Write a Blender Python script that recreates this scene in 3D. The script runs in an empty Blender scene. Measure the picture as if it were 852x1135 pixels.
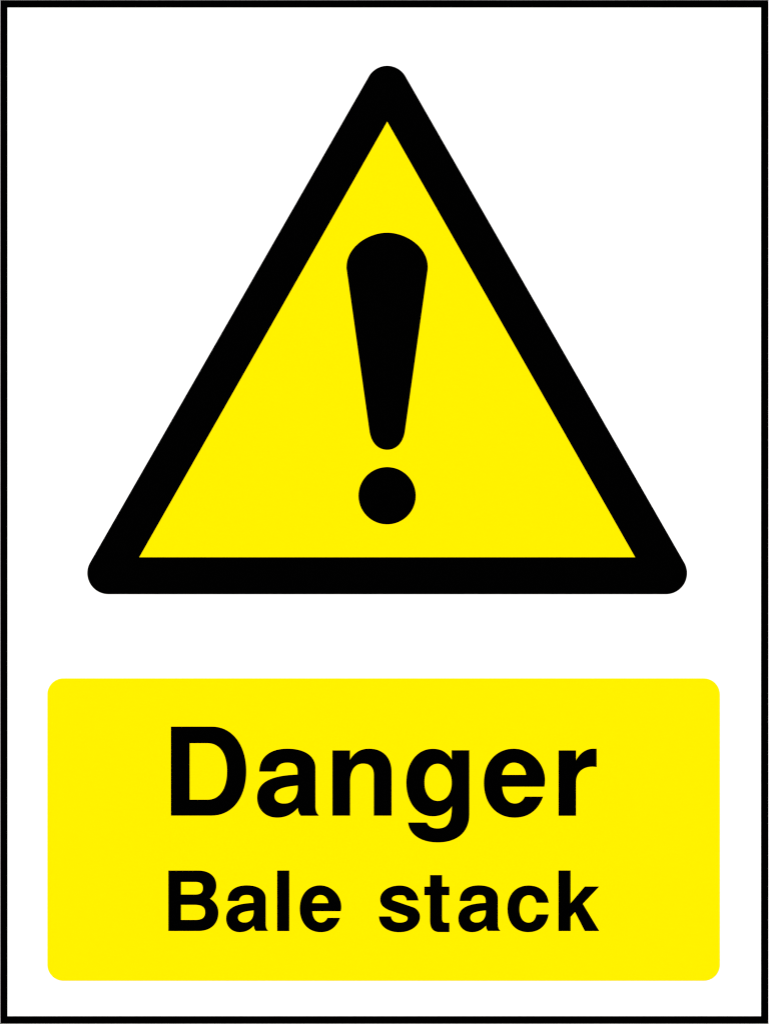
import bpy, math
from mathutils import Vector

sc = bpy.context.scene
col = sc.collection

# ------------------------------------------------------------------ scale
# The sign is a rigid plastic safety sign, 600 x 800 mm.  Its artwork is laid out
# in the units of a 852 x 1135 drawing; U metres per unit, z slightly stretched so
# that the sign keeps the 3:4 proportion of the board.
U = 0.600 / 852.0
UZ = 0.800 / 1135.0
CZ = 1.55                      # height of the sign's centre above the ground


def W(px, py):
    return ((px - 426.05) * U, CZ + (567.5 - py) * UZ)


# ------------------------------------------------------------------ outlines
def cub(p0, p1, p2, p3, n=18):
    out = []
    for i in range(1, n + 1):
        t = i / n
        s = 1 - t
        out.append(tuple(s*s*s*a + 3*s*s*t*b + 3*s*t*t*c + t*t*t*d
                         for a, b, c, d in zip(p0, p1, p2, p3)))
    return out


def path(txt, ox=0.0, oy=0.0, k=1.0, ax=0.0, ay=0.0):
    """M x y / L x y / C x1 y1 x2 y2 x y / Z  ->  list of closed polylines."""
    tok = txt.replace(',', ' ').split()
    loops, cur, i = [], [], 0
    cmd = None
    while i < len(tok):
        if tok[i].isalpha():
            cmd = tok[i]
            i += 1
            if cmd == 'Z':
                loops.append(cur)
                cur = []
                continue
        if cmd == 'M':
            cur = [(float(tok[i]), float(tok[i+1]))]
            i += 2
        elif cmd == 'L':
            cur.append((float(tok[i]), float(tok[i+1])))
            i += 2
        elif cmd == 'C':
            v = [float(t) for t in tok[i:i+6]]
            cur += cub(cur[-1], v[0:2], v[2:4], v[4:6])
            i += 6
    res = []
    for lp in loops:
        q = [(ox + (x - ax) / k, oy + (y - ay) / k) for x, y in lp]
        c = [q[0]]
        for p in q[1:]:
            if math.hypot(p[0]-c[-1][0], p[1]-c[-1][1]) > 1e-4:
                c.append(p)
        if math.hypot(c[0][0]-c[-1][0], c[0][1]-c[-1][1]) < 1e-4:
            c.pop()
        res.append(c)
    return res


def area(lp):
    return 0.5 * sum(lp[i-1][0]*lp[i][1] - lp[i][0]*lp[i-1][1] for i in range(len(lp)))


def spread(loops, d):
    """ink spread: every edge of the inked area moves outwards by d units.
    first loop of each glyph is the outline, loops inside it are holes."""
    out = []
    for j, lp in enumerate(loops):
        x, y = lp[0]
        hole = False
        for m, other in enumerate(loops):
            if m == j:
                continue
            ins = False
            for i in range(len(other)):
                (x1, y1), (x2, y2) = other[i-1], other[i]
                if (y1 > y) != (y2 > y) and x < (x2-x1)*(y-y1)/(y2-y1)+x1:
                    ins = not ins
            hole ^= ins
        if (area(lp) > 0) == hole:
            lp = lp[::-1]
        n = len(lp)
        new = []
        for i in range(n):
            a, b, c = Vector(lp[i-1]), Vector(lp[i]), Vector(lp[(i+1) % n])
            e1, e2 = (b-a).normalized(), (c-b).normalized()
            n1, n2 = Vector((e1.y, -e1.x)), Vector((e2.y, -e2.x))
            m = n1 + n2
            f = max(0.35, 1 + n1.dot(n2))
            new.append(tuple(b + m * (d / f)))
        out.append(new)
    return out


def rect(x0, y0, x1, y1):
    return [(x0, y0), (x1, y0), (x1, y1), (x0, y1)]


def arc(cx, cy, r, a0, a1, n=24):
    return [(cx + r*math.cos(math.radians(a0+(a1-a0)*i/n)),
             cy + r*math.sin(math.radians(a0+(a1-a0)*i/n))) for i in range(n+1)]


def round_rect(x0, y0, x1, y1, r):
    return (arc(x0+r, y0+r, r, 180, 270) + arc(x1-r, y0+r, r, 270, 360) +
            arc(x1-r, y1-r, r, 0, 90) + arc(x0+r, y1-r, r, 90, 180))


# ------------------------------------------------------------------ materials
def material(name, rgb, rough, spec, vary, scale, bump=0.0):
    m = bpy.data.materials.new(name)
    m.use_nodes = True
    nt = m.node_tree
    b = nt.nodes['Principled BSDF']
    b.inputs['Roughness'].default_value = rough
    b.inputs['Specular IOR Level'].default_value = spec
    tc = nt.nodes.new('ShaderNodeTexCoord')
    nz = nt.nodes.new('ShaderNodeTexNoise')
    nz.inputs['Scale'].default_value = scale
    nz.inputs['Detail'].default_value = 4
    nt.links.new(tc.outputs['Object'], nz.inputs['Vector'])
    mix = nt.nodes.new('ShaderNodeMix')
    mix.data_type = 'RGBA'
    mix.inputs[6].default_value = (*[c * (1 - vary) for c in rgb], 1)
    mix.inputs[7].default_value = (*[min(1, c * (1 + vary)) for c in rgb], 1)
    nt.links.new(nz.outputs['Fac'], mix.inputs[0])
    nt.links.new(mix.outputs[2], b.inputs['Base Color'])
    if bump:
        bp = nt.nodes.new('ShaderNodeBump')
        bp.inputs['Strength'].default_value = bump
        bp.inputs['Distance'].default_value = 0.002
        nt.links.new(nz.outputs['Fac'], bp.inputs['Height'])
        nt.links.new(bp.outputs['Normal'], b.inputs['Normal'])
    return m


WHITE = material('white_plastic', (0.82, 0.82, 0.82), 0.6, 0.02, 0.006, 9)
YELLOW = material('yellow_ink', (0.86, 0.68, 0.0), 0.7, 0.0, 0.003, 14)
BLACK = material('black_ink', (0.0003, 0.0003, 0.0003), 0.8, 0.0, 0.1, 14)
PLASTER = material('white_plaster', (0.80, 0.80, 0.78), 0.9, 0.1, 0.03, 25, 0.25)


# ------------------------------------------------------------------ builders
def plate(name, loops, y_back, y_front, mat, parent=None):
    """outlines (holes by even-odd) -> one closed mesh standing upright, facing -Y"""
    cu = bpy.data.curves.new(name + '_outline', 'CURVE')
    cu.dimensions = '2D'
    cu.fill_mode = 'BOTH'
    cu.extrude = (y_back - y_front) / 2
    for lp in loops:
        sp = cu.splines.new('POLY')
        sp.points.add(len(lp) - 1)
        for p, (x, y) in zip(sp.points, lp):
            wx, wz = W(x, y)
            p.co = (wx, wz - CZ, 0, 1)
        sp.use_cyclic_u = True
    tmp = bpy.data.objects.new('tmp', cu)
    col.objects.link(tmp)
    dg = bpy.context.evaluated_depsgraph_get()
    me = bpy.data.meshes.new_from_object(tmp.evaluated_get(dg))
    bpy.data.objects.remove(tmp)
    bpy.data.curves.remove(cu)
    yc = (y_back + y_front) / 2
    for v in me.vertices:                       # XY drawing -> XZ upright
        x, z, d = v.co
        v.co = (x, yc - d, z)
    for p in me.polygons:
        p.use_smooth = False
    me.name = name
    me.materials.clear()
    me.materials.append(mat)
    o = bpy.data.objects.new(name, me)
    col.objects.link(o)
    o.parent = parent
    return o


def box(name, x0, x1, y0, y1, z0, z1, mat):
    v = [(x, y, z) for x in (x0, x1) for y in (y0, y1) for z in (z0, z1)]
    f = [(0, 1, 3, 2), (4, 6, 7, 5), (0, 4, 5, 1), (2, 3, 7, 6), (0, 2, 6, 4), (1, 5, 7, 3)]
    me = bpy.data.meshes.new(name)
    me.from_pydata(v, [], f)
    me.materials.append(mat)
    o = bpy.data.objects.new(name, me)
    col.objects.link(o)
    return o


G = 0.20          # ink spread in drawing units
T = 0.00012       # thickness of one printed layer

# ------------------------------------------------------------------ the wall behind
wall = box('wall', -2.5, 2.5, 0.0, 0.2, -0.2, 3.2, PLASTER)
wall['kind'] = 'structure'

# ------------------------------------------------------------------ the sign
sign = bpy.data.objects.new('warning_sign', None)
sign.empty_display_size = 0.1
col.objects.link(sign)
sign.location = (0, 0, CZ)
sign['label'] = 'white warning sign with black border, yellow hazard triangle and yellow "Danger Bale stack" caption'
sign['category'] = 'sign'

Y0 = -0.003       # front of the plastic board
plate('sign_board', [round_rect(-2.5, -2.5, 854.5, 1137.5, 1.5)], -0.0002, Y0, WHITE, sign)

# black border printed just inside the edge of the board
bd = spread([rect(0.55, 0.27, 851.18, 1134.45), rect(8.1, 8.05, 843.45, 1126.55)], G)
o = plate('border', bd, Y0, Y0 - T, BLACK, sign)
o['label'] = 'thin black border round the edge of the sign'

# --- warning triangle: yellow field, black rounded frame, exclamation mark
AX = 429.0
field = [[(AX, 128.0), (AX + 279.5, 624.0), (AX - 279.5, 624.0)]]
R = 23.1
a = math.degrees(math.atan(0.5718))
cyb, cxl = 658.2 - R, 97.04 + R
cyt = 73.1 + R
outer = (arc(AX, cyt, R, 180 + a, 360 - a) +
         arc(2*AX - cxl, cyb, R, -a, 90) +
         arc(cxl, cyb, R, 90, 180 + a))
inner = [(AX, 134.3), (704.05, 617.85), (153.95, 617.85)]
tri = plate('warning_triangle', spread([outer, inner], G), Y0, Y0 - 2*T, BLACK, sign)
tri['label'] = 'thick black triangular frame with rounded corners'
o = plate('triangle_field', field, Y0, Y0 - T, YELLOW, tri)
o['label'] = 'flat yellow area inside the black triangle'

bar_l = path('M 429 258.05 C 408.5 258.05 384.1 273.5 384.1 296.2 '
             'C 384.1 298 384.4 299.4 384.6 300.9 L 409.4 476.8 '
             'C 411.2 490.5 418.8 498.3 429 498.3 '
             'C 439.2 498.3 446.8 490.5 448.6 476.8 L 473.4 300.9 '
             'C 473.6 299.4 473.9 298 473.9 296.2 C 473.9 273.5 449.5 258.05 429 258.05 Z')
dot = arc(428.95, 549.4, 31.55, 0, 360, 96)[:-1]
o = plate('exclamation_mark', spread(bar_l + [dot], G), Y0 - T, Y0 - 2*T, BLACK, tri)
o['label'] = 'black exclamation mark with a tapering bar above a round dot'

# --- caption panel with two lines of lettering
cap = plate('caption_panel', spread([round_rect(52.72, 752.02, 797.42, 1086.88, 17.7)], G * 0.7),
            Y0, Y0 - T, YELLOW, sign)
cap['label'] = 'yellow rounded rectangle carrying the black lettering'

K90, K100, K80 = 852/90, 8.52, 10.65
D = ('M 82 47 L 470 47 C 660 47 790 222 790 464 C 790 714 660 884 465 884 L 82 884 Z '
     'M 256 200 L 425 200 C 545 200 612 305 612 465 C 612 630 545 737 425 737 L 256 737 Z')
A_ = ('M 118 284 C 122 130 235 47 412 47 C 600 47 704 130 704 245 L 704 655 '
      'C 706 700 722 733 738 742 L 738 747 L 553 747 C 535 728 526 705 523 662 '
      'C 460 735 390 767 303 767 C 180 767 96 680 96 560 C 96 385 260 328 520 318 '
      'L 520 285 C 518 220 488 190 412 190 C 340 190 300 220 289 284 Z '
      'M 522 430 L 522 455 C 522 550 470 622 385 622 L 370 622 C 315 622 275 590 275 545 '
      'C 275 470 360 443 522 430 Z')
N = ('M 81 65 L 263 65 L 263 165 C 310 85 375 47 465 47 C 610 47 698 140 698 290 L 698 746 '
     'L 515 746 L 515 325 C 515 240 475 200 400 200 C 315 200 263 270 263 390 L 263 746 L 81 746 Z')
GG = ('M 516 100 L 680 100 L 680 705 C 680 870 565 967 385 967 C 220 967 118 890 105 782 '
      'L 280 782 C 295 820 330 838 380 838 C 475 838 518 790 518 623 '
      'C 475 690 415 720 335 720 C 190 720 88 590 88 405 C 88 220 190 86 335 86 '
      'C 415 86 465 112 516 187 Z '
      'M 383 224 C 310 224 257 295 257 400 C 257 510 310 578 385 578 '
      'C 462 578 517 510 517 404 C 517 300 455 224 383 224 Z')
E = ('M 420 47 C 590 47 745 195 745 375 C 745 400 742 425 737 442 L 296 442 '
     'C 302 555 355 622 430 622 C 485 622 515 590 536 550 L 724 550 '
     'C 670 690 575 767 427 767 C 235 767 107 620 107 405 C 107 190 235 47 420 47 Z '
     'M 294 322 C 305 240 355 190 420 190 C 490 190 543 240 549 322 Z')
R_ = ('M 180 65 L 360 65 L 362 170 C 405 90 470 47 545 47 L 576 47 L 576 235 '
      'C 440 215 360 290 360 395 L 360 747 L 180 747 Z')
B = ('M 126 107 L 480 107 C 610 107 688 180 688 280 C 688 345 660 400 611 438 '
     'C 680 475 712 535 712 600 C 712 735 620 816 480 816 L 126 816 Z '
     'M 271 237 L 440 237 C 505 237 533 262 533 312 C 533 365 505 390 440 390 L 271 390 Z '
     'M 271 507 L 430 507 C 520 507 560 535 560 598 C 560 660 525 690 440 690 L 271 690 Z')
S = ('M 570 403 C 550 290 460 230 350 230 C 215 230 121 305 121 390 C 121 450 155 490 235 522 '
     'L 420 585 C 437 592 445 600 445 615 C 445 650 410 668 350 668 C 290 668 252 645 246 595 '
     'L 106 595 C 115 715 215 778 345 778 C 480 778 588 700 588 598 C 588 545 555 505 510 487 '
     'L 285 410 C 262 402 257 393 257 383 C 257 360 290 341 340 341 L 375 341 '
     'C 410 341 430 368 434 403 Z')
T_ = ('M 177 107 L 316 107 L 316 243 L 402 243 L 402 341 L 316 341 L 316 610 '
      'C 316 655 328 669 362 669 L 402 669 L 402 776 L 290 776 C 215 776 177 735 177 640 '
      'L 177 341 L 110 341 L 110 243 L 177 243 Z')
C_ = ('M 614 430 C 600 305 510 230 380 230 C 225 230 132 340 132 505 C 132 670 225 777 375 777 '
      'C 505 777 590 700 614 571 L 472 571 C 460 635 430 668 380 668 C 310 668 270 600 270 505 '
      'C 270 405 315 341 385 341 C 435 341 465 375 472 430 Z')
KK = ('M 201 53 L 341 53 L 341 441 L 512 242 L 676 242 L 484 444 L 677 763 L 511 763 '
      'L 395 538 L 341 597 L 341 763 L 201 763 Z')

SM = K90 / 0.6775
head = [path(D, 180, 800, K100), path(A_, 275, 825, K90), path(N, 360, 825, K90),
        path(GG, 440, 820, K100), path(E, 525, 825, K90), path(R_, 600, 825, K90)]
sub = [path(B, 175, 955, K80),
       path(A_, 250.8, 1031.55, SM, 96, 747),
       [rect(307.3, 965.0, 320.4, 1031.7)],
       path(E, 332.35, 1031.55, SM, 107, 747),
       path(S, 410, 960, K80),
       path(T_, 460, 960, K80),
       path(A_, 507.96, 1031.55, SM, 96, 747),
       path(C_, 550, 960, K80),
       path(KK, 600, 960, K80)]
for word, text in ((head, 'large bold black word "Danger"'),
                   (sub[:4], 'smaller bold black word "Bale"'),
                   (sub[4:], 'smaller bold black word "stack"')):
    loops = []
    for g in word:
        loops += spread(g, G)
    o = plate('lettering', loops, Y0 - T, Y0 - 2*T, BLACK, cap)
    o['label'] = text

# ------------------------------------------------------------------ light
elev, azim = math.radians(38), math.radians(14)     # sun in front of the sign, a little to the left
sd = Vector((-math.sin(azim)*math.cos(elev), -math.cos(azim)*math.cos(elev), math.sin(elev)))
sun = bpy.data.lights.new('sun', 'SUN')
sun.energy = 4.28
sun.angle = math.radians(0.5)
sun.color = (1.0, 0.97, 0.93)
so = bpy.data.objects.new('sun', sun)
col.objects.link(so)
so.rotation_euler = sd.to_track_quat('Z', 'Y').to_euler()

w = bpy.data.worlds.new('World')
sc.world = w
w.use_nodes = True
nt = w.node_tree
sky = nt.nodes.new('ShaderNodeTexSky')
sky.sky_type = 'NISHITA'
sky.sun_disc = False
sky.sun_elevation = elev
sky.sun_rotation = math.atan2(sd.x, sd.y)
nt.links.new(sky.outputs['Color'], nt.nodes['Background'].inputs['Color'])
nt.nodes['Background'].inputs['Strength'].default_value = 0.0833

# ------------------------------------------------------------------ camera, square on
cam = bpy.data.cameras.new('camera')
co = bpy.data.objects.new('camera', cam)
col.objects.link(co)
dist = 3.0
co.location = (0, Y0 - dist, CZ)
co.rotation_euler = (math.radians(90), 0, 0)
cam.sensor_fit = 'VERTICAL'
cam.sensor_height = 24
cam.lens = 24 * dist / 0.800
cam.clip_start = 0.05
cam.clip_end = 200
sc.camera = co

sc.view_settings.view_transform = 'Standard'
sc.view_settings.look = 'None'
sc.view_settings.exposure = 0.0
sc.view_settings.gamma = 1
sc.view_settings.use_curve_mapping = False
sc.cycles.pixel_filter_type = 'BLACKMAN_HARRIS'
sc.cycles.filter_width = 1.1
